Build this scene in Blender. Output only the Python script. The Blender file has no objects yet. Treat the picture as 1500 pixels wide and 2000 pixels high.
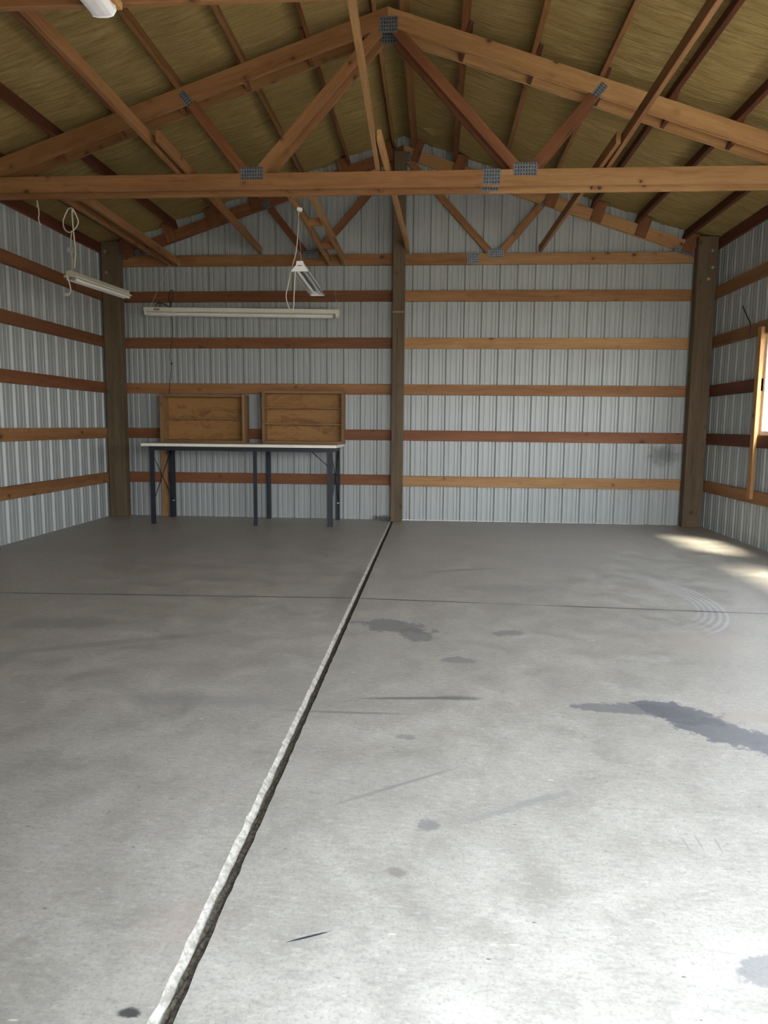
import bpy, bmesh, math, random
from mathutils import Vector, Matrix
random.seed(7)
SC = bpy.context.scene
COL = SC.collection
V = Vector

# ------------------------------------------------------------------ scene settings
SC.view_settings.view_transform = 'Standard'
SC.view_settings.look = 'None'
SC.view_settings.gamma = 1.0
SC.view_settings.use_curve_mapping = False
SC.view_settings.exposure = 0.40
try:
    SC.cycles.use_denoising = True
    SC.cycles.max_bounces = 12
    SC.cycles.diffuse_bounces = 6
    SC.cycles.sample_clamp_indirect = 6.0
except Exception:
    pass

# ------------------------------------------------------------------ material helpers
class NT:
    def __init__(s, name):
        s.m = bpy.data.materials.new(name); s.m.use_nodes = True
        s.t = s.m.node_tree; s.t.nodes.clear()
        s.out = s.t.nodes.new('ShaderNodeOutputMaterial')
        s.b = s.t.nodes.new('ShaderNodeBsdfPrincipled')
        s.t.links.new(s.b.outputs[0], s.out.inputs[0])
    def link(s, a, b): s.t.links.new(a, b)
    def put(s, sock, v):
        if isinstance(v, bpy.types.NodeSocket): s.link(v, sock)
        elif isinstance(v, (tuple, list)) and len(v) == 3 and sock.type == 'RGBA': sock.default_value = (*v, 1)
        else: sock.default_value = v
    def node(s, typ, **props):
        n = s.t.nodes.new(typ)
        for k, v in props.items(): setattr(n, k, v)
        return n
    def math(s, op, a, b=0.0, clamp=False):
        n = s.node('ShaderNodeMath', operation=op, use_clamp=clamp)
        s.put(n.inputs[0], a); s.put(n.inputs[1], b); return n.outputs[0]
    def vmath(s, op, a, b):
        n = s.node('ShaderNodeVectorMath', operation=op)
        s.put(n.inputs[0], a); s.put(n.inputs[1], b)
        return n.outputs['Value'] if op == 'LENGTH' else n.outputs[0]
    def coord(s, which='Object'): return s.node('ShaderNodeTexCoord').outputs[which]
    def pos(s): return s.node('ShaderNodeNewGeometry').outputs['Position']
    def rnd(s): return s.node('ShaderNodeObjectInfo').outputs['Random']
    def mapping(s, v, loc=(0,0,0), rot=(0,0,0), scale=(1,1,1), typ='POINT'):
        n = s.node('ShaderNodeMapping', vector_type=typ); s.put(n.inputs[0], v)
        n.inputs[1].default_value = loc; n.inputs[2].default_value = rot; n.inputs[3].default_value = scale
        return n.outputs[0]
    def noise(s, v, scale=1.0, detail=3.0, rough=.55, dist=0.0, col=False):
        n = s.node('ShaderNodeTexNoise'); s.put(n.inputs['Vector'], v)
        n.inputs['Scale'].default_value = scale; n.inputs['Detail'].default_value = detail
        n.inputs['Roughness'].default_value = rough; n.inputs['Distortion'].default_value = dist
        return n.outputs['Color' if col else 'Fac']
    def vor(s, v, scale=1.0, feature='F1'):
        n = s.node('ShaderNodeTexVoronoi', feature=feature); s.put(n.inputs['Vector'], v)
        n.inputs['Scale'].default_value = scale; return n.outputs['Distance']
    def ramp(s, f, stops):
        n = s.node('ShaderNodeValToRGB'); s.put(n.inputs[0], f)
        e = n.color_ramp.elements
        while len(e) < len(stops): e.new(.5)
        for i, (p, c) in enumerate(stops):
            e[i].position = p; e[i].color = (*c, 1) if len(c) == 3 else c
        return n.outputs[0]
    def maprange(s, v, a, b, c=0.0, d=1.0, smooth=True):
        n = s.node('ShaderNodeMapRange', interpolation_type='SMOOTHSTEP' if smooth else 'LINEAR')
        s.put(n.inputs[0], v)
        for i, x in enumerate((a, b, c, d)): n.inputs[i + 1].default_value = x
        return n.outputs[0]
    def mix(s, f, a, b, blend='MIX'):
        n = s.node('ShaderNodeMix', data_type='RGBA', blend_type=blend)
        s.put(n.inputs[0], f); s.put(n.inputs[6], a); s.put(n.inputs[7], b)
        return n.outputs[2]
    def bump(s, h, strength=.3, dist=.01):
        n = s.node('ShaderNodeBump'); n.inputs['Strength'].default_value = strength
        n.inputs['Distance'].default_value = dist; s.put(n.inputs['Height'], h)
        s.link(n.outputs[0], s.b.inputs['Normal'])
    def base(s, c): s.put(s.b.inputs['Base Color'], c)
    def setp(s, **k):
        for a, v in k.items(): s.put(s.b.inputs[a.replace('_', ' ')], v)
        return s

def plain(name, col, rough=.5, metal=0.0, spec=.5):
    n = NT(name); n.base(col); n.setp(Roughness=rough, Metallic=metal)
    n.b.inputs['Specular IOR Level'].default_value = spec
    v = n.noise(n.coord(), 22.0, 3)
    n.base(n.mix(n.maprange(v, .35, .75, 0, .22), col, tuple(c * .72 for c in col)))
    return n.m

def wood(name, light, mid, dark, knot=(.055, .024, .012), rough=.62, knots=True, grain=1.0, var=.2, warpk=.10):
    light, mid, dark = [(c[0] * .74, c[1] * .715, c[2] * .60) for c in (light, mid, dark)]
    n = NT(name)
    r = n.rnd()
    off = n.node('ShaderNodeCombineXYZ')
    n.put(off.inputs[0], n.math('MULTIPLY', r, 41.0)); n.put(off.inputs[1], n.math('MULTIPLY', r, 17.3)); n.put(off.inputs[2], n.math('MULTIPLY', r, 29.1))
    p = n.vmath('ADD', n.coord(), off.outputs[0])
    warp = n.vmath('SCALE', n.vmath('SUBTRACT', n.noise(p, 2.2, 2, col=True), (.5, .5, .5)), (0, 0, 0))
    warp.node.inputs['Scale'].default_value = warpk
    pw = n.vmath('ADD', p, warp)
    g = n.noise(n.mapping(pw, scale=(1.1, 38, 38)), 1.0, 4, .6)
    big = n.noise(n.mapping(pw, scale=(.55, 7, 7)), 1.0, 2, .5)
    f = n.math('ADD', n.math('MULTIPLY', g, .5 * grain), n.math('MULTIPLY', big, .62))
    c = n.ramp(f, [(.30, dark), (.50, mid), (.72, light)])
    # fine fibre
    fib = n.noise(n.mapping(p, scale=(6, 170, 170)), 1.0, 2, .6)
    c = n.mix(n.maprange(fib, .5, .75, 0, .25), c, tuple(x * .55 for x in mid))
    if knots:
        kd = n.vor(n.mapping(pw, scale=(1, 1.25, 1.25)), 4.6)
        kd = n.math('ADD', kd, n.math('ADD', n.math('MULTIPLY', n.noise(p, 2.6, 1), .34), -.13))
        kd = n.math('ADD', kd, n.math('MULTIPLY', n.math('SUBTRACT', g, .5), .06))
        k = n.maprange(kd, .07, .14, .88, 0)
        ring = n.maprange(kd, .10, .30, .5, 0)
        c = n.mix(ring, c, tuple(x * .62 for x in mid))
        c = n.mix(k, c, knot)
    val = n.maprange(r, 0, 1, 1 - var / 2, 1 + var / 2, smooth=False)
    hs = n.node('ShaderNodeHueSaturation'); n.put(hs.inputs['Color'], c); n.put(hs.inputs['Value'], val)
    n.base(hs.outputs[0]); n.setp(Roughness=rough)
    n.b.inputs['Specular IOR Level'].default_value = .3
    n.bump(f, .25, .004)
    return n.m

M = {}
M['fir'] = wood('fir_tan', (.55, .335, .175), (.43, .235, .115), (.28, .135, .062))
M['fir_mid'] = wood('fir_brown', (.40, .21, .105), (.30, .145, .068), (.18, .075, .035))
M['fir_red'] = wood('fir_red', (.29, .125, .064), (.21, .082, .042), (.125, .044, .023))
M['fir_dark'] = wood('fir_dark_red', (.19, .066, .040), (.13, .043, .027), (.075, .024, .016))
M['fir_new'] = wood('fir_new', (.68, .44, .21), (.58, .33, .14), (.42, .21, .085))
M['treated'] = wood('treated_post', (.172, .128, .092), (.122, .090, .063), (.062, .045, .032), rough=.75, var=.12, grain=1.3)
M['ply'] = wood('plywood', (.40, .215, .088), (.26, .122, .046), (.085, .032, .012), knots=False, grain=1.5, var=.1, warpk=.45)
M['shelfwood'] = wood('shelf_frame_wood', (.36, .22, .125), (.27, .155, .085), (.16, .088, .048), var=.1)

def metal_panel():
    n = NT('galvanised_white_panel')
    p = n.pos()
    st = n.noise(n.mapping(p, scale=(26, 26, .5)), 1.0, 3)
    blot = n.noise(p, 1.3, 4, .6)
    c = n.mix(n.maprange(st, .4, .75, 0, .16), (.325, .350, .349), (.262, .285, .287))
    c = n.mix(n.maprange(blot, .52, .78, 0, .28), c, (.255, .27, .262))
    # dark smudge near the window end of the gable wall, another by the centre post foot
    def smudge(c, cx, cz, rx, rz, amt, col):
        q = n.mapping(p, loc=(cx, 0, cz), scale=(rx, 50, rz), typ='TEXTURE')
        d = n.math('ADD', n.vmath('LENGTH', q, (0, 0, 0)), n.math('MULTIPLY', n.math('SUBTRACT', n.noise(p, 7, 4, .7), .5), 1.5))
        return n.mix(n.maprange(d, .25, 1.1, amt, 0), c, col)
    c = smudge(c, 2.93, .93, .26, .17, .75, (.10, .11, .11))
    c = smudge(c, -.86, .55, .20, .60, .35, (.30, .30, .28))
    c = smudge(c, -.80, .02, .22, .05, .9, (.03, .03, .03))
    n.base(c); n.setp(Roughness=.46, Metallic=.12)
    n.bump(n.noise(n.mapping(p, scale=(5, 5, 1.1)), 1.0, 2), .06, .01)
    return n.m
M['panel'] = metal_panel()

def insulation():
    n = NT('yellow_insulation_batt')
    p = n.pos()
    w = n.noise(n.mapping(p, scale=(3.2, 26, 3.2)), 1.0, 5, .65, .6)
    b = n.noise(p, 1.1, 3, .5)
    fine = n.noise(n.mapping(p, scale=(60, 140, 60)), 1.0, 2, .7)
    c = n.ramp(w, [(.30, (.23, .160, .058)), (.5, (.325, .238, .098)), (.72, (.45, .345, .158))])
    c = n.mix(n.maprange(b, .35, .7, 0, .5), c, (.32, .225, .085))
    c = n.mix(n.maprange(fine, .45, .7, 0, .22), c, (.17, .12, .035))
    n.base(c); n.setp(Roughness=.9)
    n.b.inputs['Specular IOR Level'].default_value = .12
    n.bump(n.math('ADD', w, n.math('MULTIPLY', fine, .25)), .55, .03)
    return n.m
M['insul'] = insulation()

def concrete():
    n = NT('worn_concrete')
    p = n.pos()
    n1 = n.noise(p, .9, 5, .62); n2 = n.noise(p, 4.2, 6, .68, .4)
    n3 = n.noise(n.mapping(p, rot=(0, 0, .25), scale=(9, 34, 20)), 1.0, 5, .7)
    fine = n.noise(p, 95, 4, .75)
    c = n.ramp(n2, [(.28, (.272, .258, .228)), (.5, (.380, .362, .324)), (.74, (.475, .455, .412))])
    c = n.mix(n.maprange(n1, .38, .70, 0, .42), c, (.30, .285, .255))
    c = n.mix(n.maprange(n3, .52, .74, 0, .5), c, (.235, .228, .216))
    c = n.mix(n.maprange(n3, .22, .40, .28, 0), c, (.56, .55, .525))
    mid = n.noise(n.mapping(p, rot=(0, 0, .2), scale=(26, 60, 30)), 1.0, 5, .75)
    c = n.mix(n.maprange(mid, .50, .68, 0, .42), c, (.22, .212, .195))
    c = n.mix(n.maprange(mid, .32, .47, .32, 0), c, (.64, .62, .575))
    c = n.mix(n.maprange(fine, .50, .66, 0, .5), c, (.21, .20, .187))
    c = n.mix(n.maprange(fine, .28, .42, .22, 0), c, (.58, .57, .54))
    dn = n.vmath('SUBTRACT', n.noise(p, 5.0, 9, .78, col=True), (.5, .5, .5))
    def blot(c, x, y, rx, ry, rot, col, amt, soft=.35, rag=.85):
        global _
        q = n.vmath('ADD', n.mapping(p, loc=(x, y, 0), rot=(0, 0, rot), scale=(rx, ry, 1), typ='TEXTURE'), scaled(rag))
        d = n.vmath('LENGTH', n.mapping(q, scale=(1, 1, 0)), (0, 0, 0))
        return n.mix(n.maprange(d, 1 - soft, 1.0, amt, 0), c, col)
    cache = {}
    def scaled(k):
        if k not in cache:
            o = n.vmath('SCALE', dn, (0, 0, 0)); o.node.inputs['Scale'].default_value = k * 3.6; cache[k] = o
        return cache[k]
    damp = (.105, .110, .128); damp2 = (.155, .155, .165)
    # dark damp patch that runs out of frame towards the window wall
    c = blot(c, .86, -6.46, .30, .075, -.10, damp2, .75, .2)
    c = blot(c, 1.02, -6.47, .22, .12, -.5, damp, .85, .2)
    c = blot(c, 1.22, -6.72, .34, .15, -.62, damp, .85, .22)
    c = blot(c, 1.55, -6.95, .40, .17, -.45, damp, .8, .25)
    c = blot(c, 1.34, -6.50, .18, .07, 0, (.33, .29, .235), .55, .5)
    # patch beside the long joint
    c = blot(c, -.34, -5.22, .26, .13, -.35, damp2, .62, .15)
    c = blot(c, -.20, -5.38, .09, .15, .2, damp2, .62, .15)
    c = blot(c, .45, -4.05, .60, .18, .1, (.25, .245, .235), .45, .5)
    c = blot(c, .38, -5.30, .12, .06, .2, damp2, .55, .3)
    c = blot(c, .05, -5.85, .10, .05, 0, damp2, .55, .2)
    c = blot(c, -.10, -7.50, .048, .038, .3, damp2, .6, .4)
    c = blot(c, -.20, -7.75, .042, .036, 0, (.17, .15, .14), .7, .6)
    c = blot(c, .70, -8.06, .085, .05, .6, damp2, .65, .25)
    c = blot(c, -.755, -8.30, .030, .018, 0, (.05, .05, .05), .95, .5)
    c = blot(c, -.20, -6.85, .045, .03, 0, damp2, .5, .3)
    c = blot(c, -2.5, -5.35, .40, .18, .2, (.24, .23, .215), .5, .5)
    c = blot(c, -2.0, -5.75, .95, .07, .45, (.25, .245, .235), .5, .6, .3)
    c = blot(c, -1.2, -6.55, .60, .10, .05, (.25, .245, .24), .5, .7, .5)
    c = blot(c, 1.55, -5.35, .40, .28, .1, (.40, .35, .29), .45, .6)
    c = blot(c, -.75, -4.2, .16, 1.3, 0, (.20, .195, .185), .55, .8, .3)
    # tyre and drag marks
    c = blot(c, -.16, -6.42, .36, .022, .10, (.12, .12, .12), .75, .6, .12)
    c = blot(c, .03, -6.40, .14, .035, .02, (.13, .13, .13), .6, .5, .5)
    c = blot(c, -.48, -6.62, .40, .018, .02, (.17, .17, .165), .6, .6, .12)
    c = blot(c, -.40, -8.035, .068, .0042, .43, (.025, .027, .04), .98, .4, .008)
    c = blot(c, .15, -3.35, .60, .05, .35, (.20, .198, .19), .55, .7, .4)
    c = blot(c, .22, -7.35, .30, .025, .55, (.22, .22, .225), .5, .7, .4)
    c = blot(c, -.25, -7.28, .34, .012, .62, (.20, .20, .20), .5, .7, .06)
    c = blot(c, -.17, -7.22, .34, .009, .60, (.20, .20, .20), .5, .7, .06)
    c = blot(c, .70, -7.54, .004, .05, .05, (.20, .20, .20), .6, .6, .02)
    c = blot(c, .745, -7.52, .004, .055, .0, (.20, .20, .20), .6, .6, .02)
    c = blot(c, .80, -7.53, .0045, .06, -.05, (.20, .20, .20), .6, .6, .02)
    c = blot(c, .745, -7.535, .06, .003, 0, (.22, .22, .22), .5, .6, .02)
    c = blot(c, -.72, -8.02, .16, .12, 0, (.42, .33, .275), .35, .8)
    # pale curved tyre print
    q = n.mapping(p, loc=(1.45, -4.25, 0), scale=(1, 1, 0))
    q = n.mapping(p, loc=(1.40, -4.30, 0), scale=(1, 1, 1), typ='TEXTURE')
    rr = n.vmath('LENGTH', n.mapping(q, scale=(1, .62, 0)), (0, 0, 0))
    band = n.math('MULTIPLY', n.maprange(rr, .40, .44), n.maprange(rr, .60, .64, 1, 0))
    tread = n.maprange(n.math('SINE', n.math('MULTIPLY', rr, 150.0)), -.2, .5)
    sx = n.node('ShaderNodeSeparateXYZ'); n.put(sx.inputs[0], q)
    side = n.maprange(sx.outputs[0], .15, .40)
    c = n.mix(n.math('MULTIPLY', n.math('MULTIPLY', band, tread), n.math('MULTIPLY', side, .42)), c, (.56, .55, .60))
    # saw cut across the slab
    sp = n.node('ShaderNodeSeparateXYZ'); n.put(sp.inputs[0], p)
    yy = n.math('SUBTRACT', n.math('MULTIPLY', n.math('ABSOLUTE', n.math('ADD', sp.outputs[0], .69)), .047), 0.0)
    cut = n.math('ABSOLUTE', n.math('ADD', n.math('ADD', sp.outputs[1], yy), 4.494))
    cut = n.math('ADD', cut, n.math('MULTIPLY', n.math('SUBTRACT', n.noise(p, 3.5, 4, .7), .5), .016))
    c = n.mix(n.math('MULTIPLY', n.maprange(cut, .007, .015, 1, 0), n.maprange(n.noise(p, 1.1, 2), .30, .55, .35, .95)), c, (.085, .08, .072))
    # pale straw flecks and dark grit
    fl = n.vor(n.mapping(p, rot=(0, 0, .5), scale=(3.0, 11, 1)), 1.0)
    c = n.mix(n.maprange(fl, .028, .045, .85, 0), c, (.66, .63, .56))
    gr = n.vor(n.mapping(p, rot=(0, 0, -.3), scale=(8, 17, 1)), 1.0)
    c = n.mix(n.maprange(gr, .035, .06, .75, 0), c, (.09, .085, .08))
    n.base(c)
    n.put(n.b.inputs['Roughness'], n.maprange(n2, .3, .7, .36, .54))
    n.b.inputs['Specular IOR Level'].default_value = .5
    n.bump(n.math('ADD', n.math('MULTIPLY', fine, .4), n2), .22, .006)
    return n.m
M['concrete'] = concrete()

def rough_plain(name, c1, c2, scale, rough=.9):
    n = NT(name); v = n.noise(n.pos(), scale, 5, .75)
    n.base(n.mix(n.maprange(v, .38, .62), c1, c2)); n.setp(Roughness=rough)
    n.b.inputs['Specular IOR Level'].default_value = .15
    n.bump(v, .5, .01)
    return n.m
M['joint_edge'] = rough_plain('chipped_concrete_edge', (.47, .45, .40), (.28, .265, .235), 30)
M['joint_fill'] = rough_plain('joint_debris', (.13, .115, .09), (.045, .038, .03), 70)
M['gravel'] = rough_plain('gravel', (.40, .37, .33), (.26, .24, .21), 9)

def plate_mat():
    n = NT('punched_truss_plate')
    p = n.coord()
    sx = n.node('ShaderNodeSeparateXYZ'); n.put(sx.inputs[0], p)
    a = n.math('ABSOLUTE', n.math('SUBTRACT', n.math('FRACT', n.math('MULTIPLY', sx.outputs[0], 42.0), 0), .5))
    b = n.math('ABSOLUTE', n.math('SUBTRACT', n.math('FRACT', n.math('MULTIPLY', sx.outputs[2], 34.0), 0), .5))
    slot = n.math('MULTIPLY', n.maprange(a, .20, .28, 1, 0), n.maprange(b, .24, .34, 1, 0))
    c = n.mix(n.maprange(n.noise(p, 30, 3), .35, .7), (.17, .20, .235), (.26, .29, .32))
    c = n.mix(n.math('MULTIPLY', slot, .85), c, (.025, .03, .05))
    n.base(c); n.setp(Roughness=.42, Metallic=.55)
    return n.m
M['plate'] = plate_mat()
M['steel'] = plain('galvanised_steel', (.50, .51, .51), .35, .8)
M['dark_steel'] = plain('blue_black_steel', (.020, .024, .034), .5, .2)
M['laminate'] = plain('off_white_laminate', (.82, .79, .70), .4)
M['old_white'] = plain('aged_white_enamel', (.66, .64, .55), .45)
M['tan_white'] = plain('yellowed_enamel', (.42, .385, .31), .5)
M['new_white'] = plain('white_enamel', (.86, .86, .90), .35)
M['tube'] = plain('unlit_lamp_tube', (.78, .78, .75), .25)
M['reflector'] = plain('grey_reflector', (.42, .44, .44), .3, .35)
M['ivory'] = plain('ivory_flex', (.62, .58, .47), .5)
M['black'] = plain('black_rubber', (.015, .015, .017), .5)
M['grey_plastic'] = plain('clear_grey_plastic', (.40, .40, .38), .3)
M['label'] = plain('faded_red_sticker', (.33, .19, .16), .6)
M['ink'] = plain('grey_print', (.14, .14, .17), .6)
M['vinyl'] = plain('white_vinyl', (.78, .78, .76), .4)
def glass():
    n = NT('window_glass'); n.t.nodes.remove(n.b)
    tr = n.node('ShaderNodeBsdfTransparent'); gl = n.node('ShaderNodeBsdfGlossy')
    gl.inputs['Roughness'].default_value = .02
    mx = n.node('ShaderNodeMixShader'); mx.inputs[0].default_value = .07
    n.link(tr.outputs[0], mx.inputs[1]); n.link(gl.outputs[0], mx.inputs[2]); n.link(mx.outputs[0], n.out.inputs[0])
    return n.m
M['glass'] = glass()

# ------------------------------------------------------------------ object helpers
def setprops(o, label=None, cat=None, group=None, kind=None):
    if label: o['label'] = label
    if cat: o['category'] = cat
    if group: o['group'] = group
    if kind: o['kind'] = kind
    return o

def thing(name, label, cat, loc=(0, 0, 0), group=None):
    o = bpy.data.objects.new(name, None); COL.objects.link(o)
    o.empty_display_size = .05; o.location = loc
    return setprops(o, label, cat, group)

def wmat(o):
    return (wmat(o.parent) @ o.matrix_basis) if o.parent else o.matrix_basis.copy()

def add(name, verts, faces, mat, parent=None, frame=None, smooth=False, bevel=0.0, fmat=None):
    """verts in world space; frame = object's world matrix."""
    frame = frame or Matrix.Translation(sum((V(v) for v in verts), V()) / len(verts))
    inv = frame.inverted()
    me = bpy.data.meshes.new(name)
    me.from_pydata([tuple(inv @ V(v)) for v in verts], [], faces)
    bm = bmesh.new(); bm.from_mesh(me)
    if bevel: bmesh.ops.bevel(bm, geom=list(bm.edges), offset=bevel, segments=1, affect='EDGES', profile=.5)
    if fmat is None: bmesh.ops.recalc_face_normals(bm, faces=list(bm.faces))
    bm.to_mesh(me); bm.free()
    for m in (mat if isinstance(mat, (list, tuple)) else [mat]): me.materials.append(m)
    if fmat is not None:
        for i, k in enumerate(fmat): me.polygons[i].material_index = k
    if smooth:
        for f in me.polygons: f.use_smooth = True
    o = bpy.data.objects.new(name, me); COL.objects.link(o)
    if parent:
        o.parent = parent; o.matrix_basis = wmat(parent).inverted() @ frame
    else: o.matrix_basis = frame
    return o

BOXF = [(0,1,3,2),(4,6,7,5),(0,4,5,1),(2,3,7,6),(0,2,6,4),(1,5,7,3)]
def frame_from(a, b, up=(0, 0, 1)):
    a, b = V(a), V(b); x = (b - a).normalized(); u = V(up)
    if abs(x.dot(u)) > .99: u = V((0, 1, 0))
    y = u.cross(x).normalized(); z = x.cross(y)
    m = Matrix((x, y, z)).transposed().to_4x4(); m.translation = (a + b) / 2
    return m
def board(name, a, b, w, h, mat, parent=None, up=(0, 0, 1), bevel=.003):
    """w = across (local y), h = along local z; a,b the ends of the centre line."""
    F = frame_from(a, b, up); L = (V(b) - V(a)).length / 2
    vs = [F @ V((sx * L, sy * w / 2, sz * h / 2)) for sx in (-1, 1) for sy in (-1, 1) for sz in (-1, 1)]
    return add(name, vs, BOXF, mat, parent, F, bevel=bevel)
def box(name, lo, hi, mat, parent=None, bevel=.003, axis=0):
    vs = [V((x, y, z)) for x in (lo[0], hi[0]) for y in (lo[1], hi[1]) for z in (lo[2], hi[2])]
    c = (V(lo) + V(hi)) / 2
    F = [Matrix.Identity(4), Matrix.Rotation(math.pi / 2, 4, 'Z'), Matrix.Rotation(-math.pi / 2, 4, 'Y')][axis]
    return add(name, vs, BOXF, mat, parent, Matrix.Translation(c) @ F, bevel=bevel)
def prism(name, poly, y0, y1, mat, parent=None, ang=0.0, bevel=.003):
    """polygon in the x-z plane, extruded in y; ang = direction of the grain in that plane."""
    n = len(poly); vs = [V((p[0], y0, p[1])) for p in poly] + [V((p[0], y1, p[1])) for p in poly]
    fs = [tuple(range(n)), tuple(range(2 * n - 1, n - 1, -1))] + [(i, (i + 1) % n, n + (i + 1) % n, n + i) for i in range(n)]
    c = sum(vs, V()) / len(vs)
    F = Matrix.Translation(c) @ Matrix.Rotation(-ang, 4, 'Y')
    return add(name, vs, fs, mat, parent, F, bevel=bevel)
def smooth_path(pts, k=6):
    P = [V(p) for p in pts]; out = []
    for i in range(len(P) - 1):
        p0 = P[max(i - 1, 0)]; p1 = P[i]; p2 = P[i + 1]; p3 = P[min(i + 2, len(P) - 1)]
        for j in range(k):
            t = j / k
            out.append(.5 * ((2 * p1) + (p2 - p0) * t + (2 * p0 - 5 * p1 + 4 * p2 - p3) * t * t + (3 * p1 - p0 - 3 * p2 + p3) * t ** 3))
    return out + [P[-1]]
def tube_geo(pts, r, n=8):
    pts = [V(p) for p in pts]; vs, fs = [], []
    nrm = None
    for i, p in enumerate(pts):
        t = (pts[min(i + 1, len(pts) - 1)] - pts[max(i - 1, 0)]).normalized()
        if nrm is None: nrm = t.orthogonal().normalized()
        nrm = (nrm - t * nrm.dot(t)).normalized(); bi = t.cross(nrm)
        for k in range(n):
            a = 2 * math.pi * k / n
            vs.append(p + (nrm * math.cos(a) + bi * math.sin(a)) * r)
    for i in range(len(pts) - 1):
        for k in range(n):
            fs.append((i * n + k, i * n + (k + 1) % n, (i + 1) * n + (k + 1) % n, (i + 1) * n + k))
    fs.append(tuple(range(n - 1, -1, -1))); fs.append(tuple((len(pts) - 1) * n + k for k in range(n)))
    return vs, fs
def tube(name, pts, r, mat, parent=None, n=8, curve=True):
    vs, fs = tube_geo(smooth_path(pts) if curve else pts, r, n)
    return add(name, vs, fs, mat, parent, smooth=True)
def chain(name, a, b, mat, parent=None, link=.022, r=.0016):
    a, b = V(a), V(b); L = (b - a).length; t = (b - a).normalized(); o = t.orthogonal().normalized(); q = t.cross(o)
    vs, fs = [], []; nl = max(2, int(L / (link * .8)))
    for i in range(nl):
        c = a + t * (L * (i + .5) / nl); s = o if i % 2 else q
        ring = [c + t * (link * .5 * math.cos(2 * math.pi * k / 8)) + s * (link * .26 * math.sin(2 * math.pi * k / 8)) for k in range(8)]
        w = t.cross(s)
        base = len(vs)
        for k in range(8):
            d = (ring[k] - c).normalized()
            for j in range(4):
                an = 2 * math.pi * j / 4
                vs.append(ring[k] + (d * math.cos(an) + w * math.sin(an)) * r)
        for k in range(8):
            for j in range(4):
                fs.append((base + k * 4 + j, base + k * 4 + (j + 1) % 4, base + ((k + 1) % 8) * 4 + (j + 1) % 4, base + ((k + 1) % 8) * 4 + j))
    return add(name, vs, fs, mat, parent, smooth=True)
def cyl(name, a, b, r, mat, parent=None, n=16):
    vs, fs = tube_geo([a, b], r, n)
    return add(name, vs, fs, mat, parent)
def extrude_profile(name, prof, a, b, mat, parent=None, closed=True, up=(0, 0, 1), bevel=0.0, cap=True):
    """prof: list of (y,z) in the frame whose x runs from a to b."""
    F = frame_from(a, b, up); L = (V(b) - V(a)).length / 2; n = len(prof)
    vs = [F @ V((-L, y, z)) for y, z in prof] + [F @ V((L, y, z)) for y, z in prof]
    rng = range(n if closed else n - 1)
    fs = [(i, (i + 1) % n, n + (i + 1) % n, n + i) for i in rng]
    if cap and closed: fs += [tuple(range(n)), tuple(range(2 * n - 1, n - 1, -1))]
    return add(name, vs, fs, mat, parent, F, bevel=bevel)
def copy_tree(o, parent=None):
    c = o.copy(); COL.objects.link(c); c.parent = parent
    for ch in list(o.children): copy_tree(ch, c)
    return c

# ------------------------------------------------------------------ measured layout (metres; y=0 the far gable sheet, camera looks +y)
XL, XR = -4.5655, 3.3817            # inner girt planes of the side walls
RX, RZ, SL = -.575, 4.85, 1 / 3     # ridge of the truss top chords
CZ0, CZ1 = 3.370, 3.510             # truss bottom chord
GS, G1 = .6096, .5417               # girt spacing, lowest girt centre
YF = -9.15                          # front wall with the open door
def chord_top(x): return RZ - SL * abs(x - RX)
def roof_z(x): return chord_top(x) + .143

# ------------------------------------------------------------------ floor with the open slab joint
def jag(): return random.uniform(-.0022, .0022)
ys = [YF - .05 + i * (.11 - YF) / 230 for i in range(231)]
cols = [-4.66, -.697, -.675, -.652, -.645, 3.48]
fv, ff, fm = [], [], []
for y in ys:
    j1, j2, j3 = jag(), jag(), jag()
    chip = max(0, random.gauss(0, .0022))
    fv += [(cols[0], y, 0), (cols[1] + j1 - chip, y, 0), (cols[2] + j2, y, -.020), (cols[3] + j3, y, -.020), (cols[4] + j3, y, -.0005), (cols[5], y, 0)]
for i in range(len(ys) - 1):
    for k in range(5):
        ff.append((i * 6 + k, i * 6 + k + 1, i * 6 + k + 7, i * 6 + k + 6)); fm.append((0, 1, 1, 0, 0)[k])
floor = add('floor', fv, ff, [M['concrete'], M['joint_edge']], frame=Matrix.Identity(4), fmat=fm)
floor['kind'] = 'structure'
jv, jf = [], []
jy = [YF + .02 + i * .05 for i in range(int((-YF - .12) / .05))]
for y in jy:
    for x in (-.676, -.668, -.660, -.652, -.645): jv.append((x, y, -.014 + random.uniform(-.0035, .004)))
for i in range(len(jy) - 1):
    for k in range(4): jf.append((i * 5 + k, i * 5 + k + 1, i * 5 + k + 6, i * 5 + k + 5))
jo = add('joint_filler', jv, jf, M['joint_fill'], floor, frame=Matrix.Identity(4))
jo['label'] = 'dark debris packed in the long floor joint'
dr = add('driveway', [(-60, -60, -.06), (60, -60, -.06), (60, 60, -.06), (-60, 60, -.06)], [(0, 1, 2, 3)], M['gravel'])
dr['kind'] = 'structure'

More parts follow.
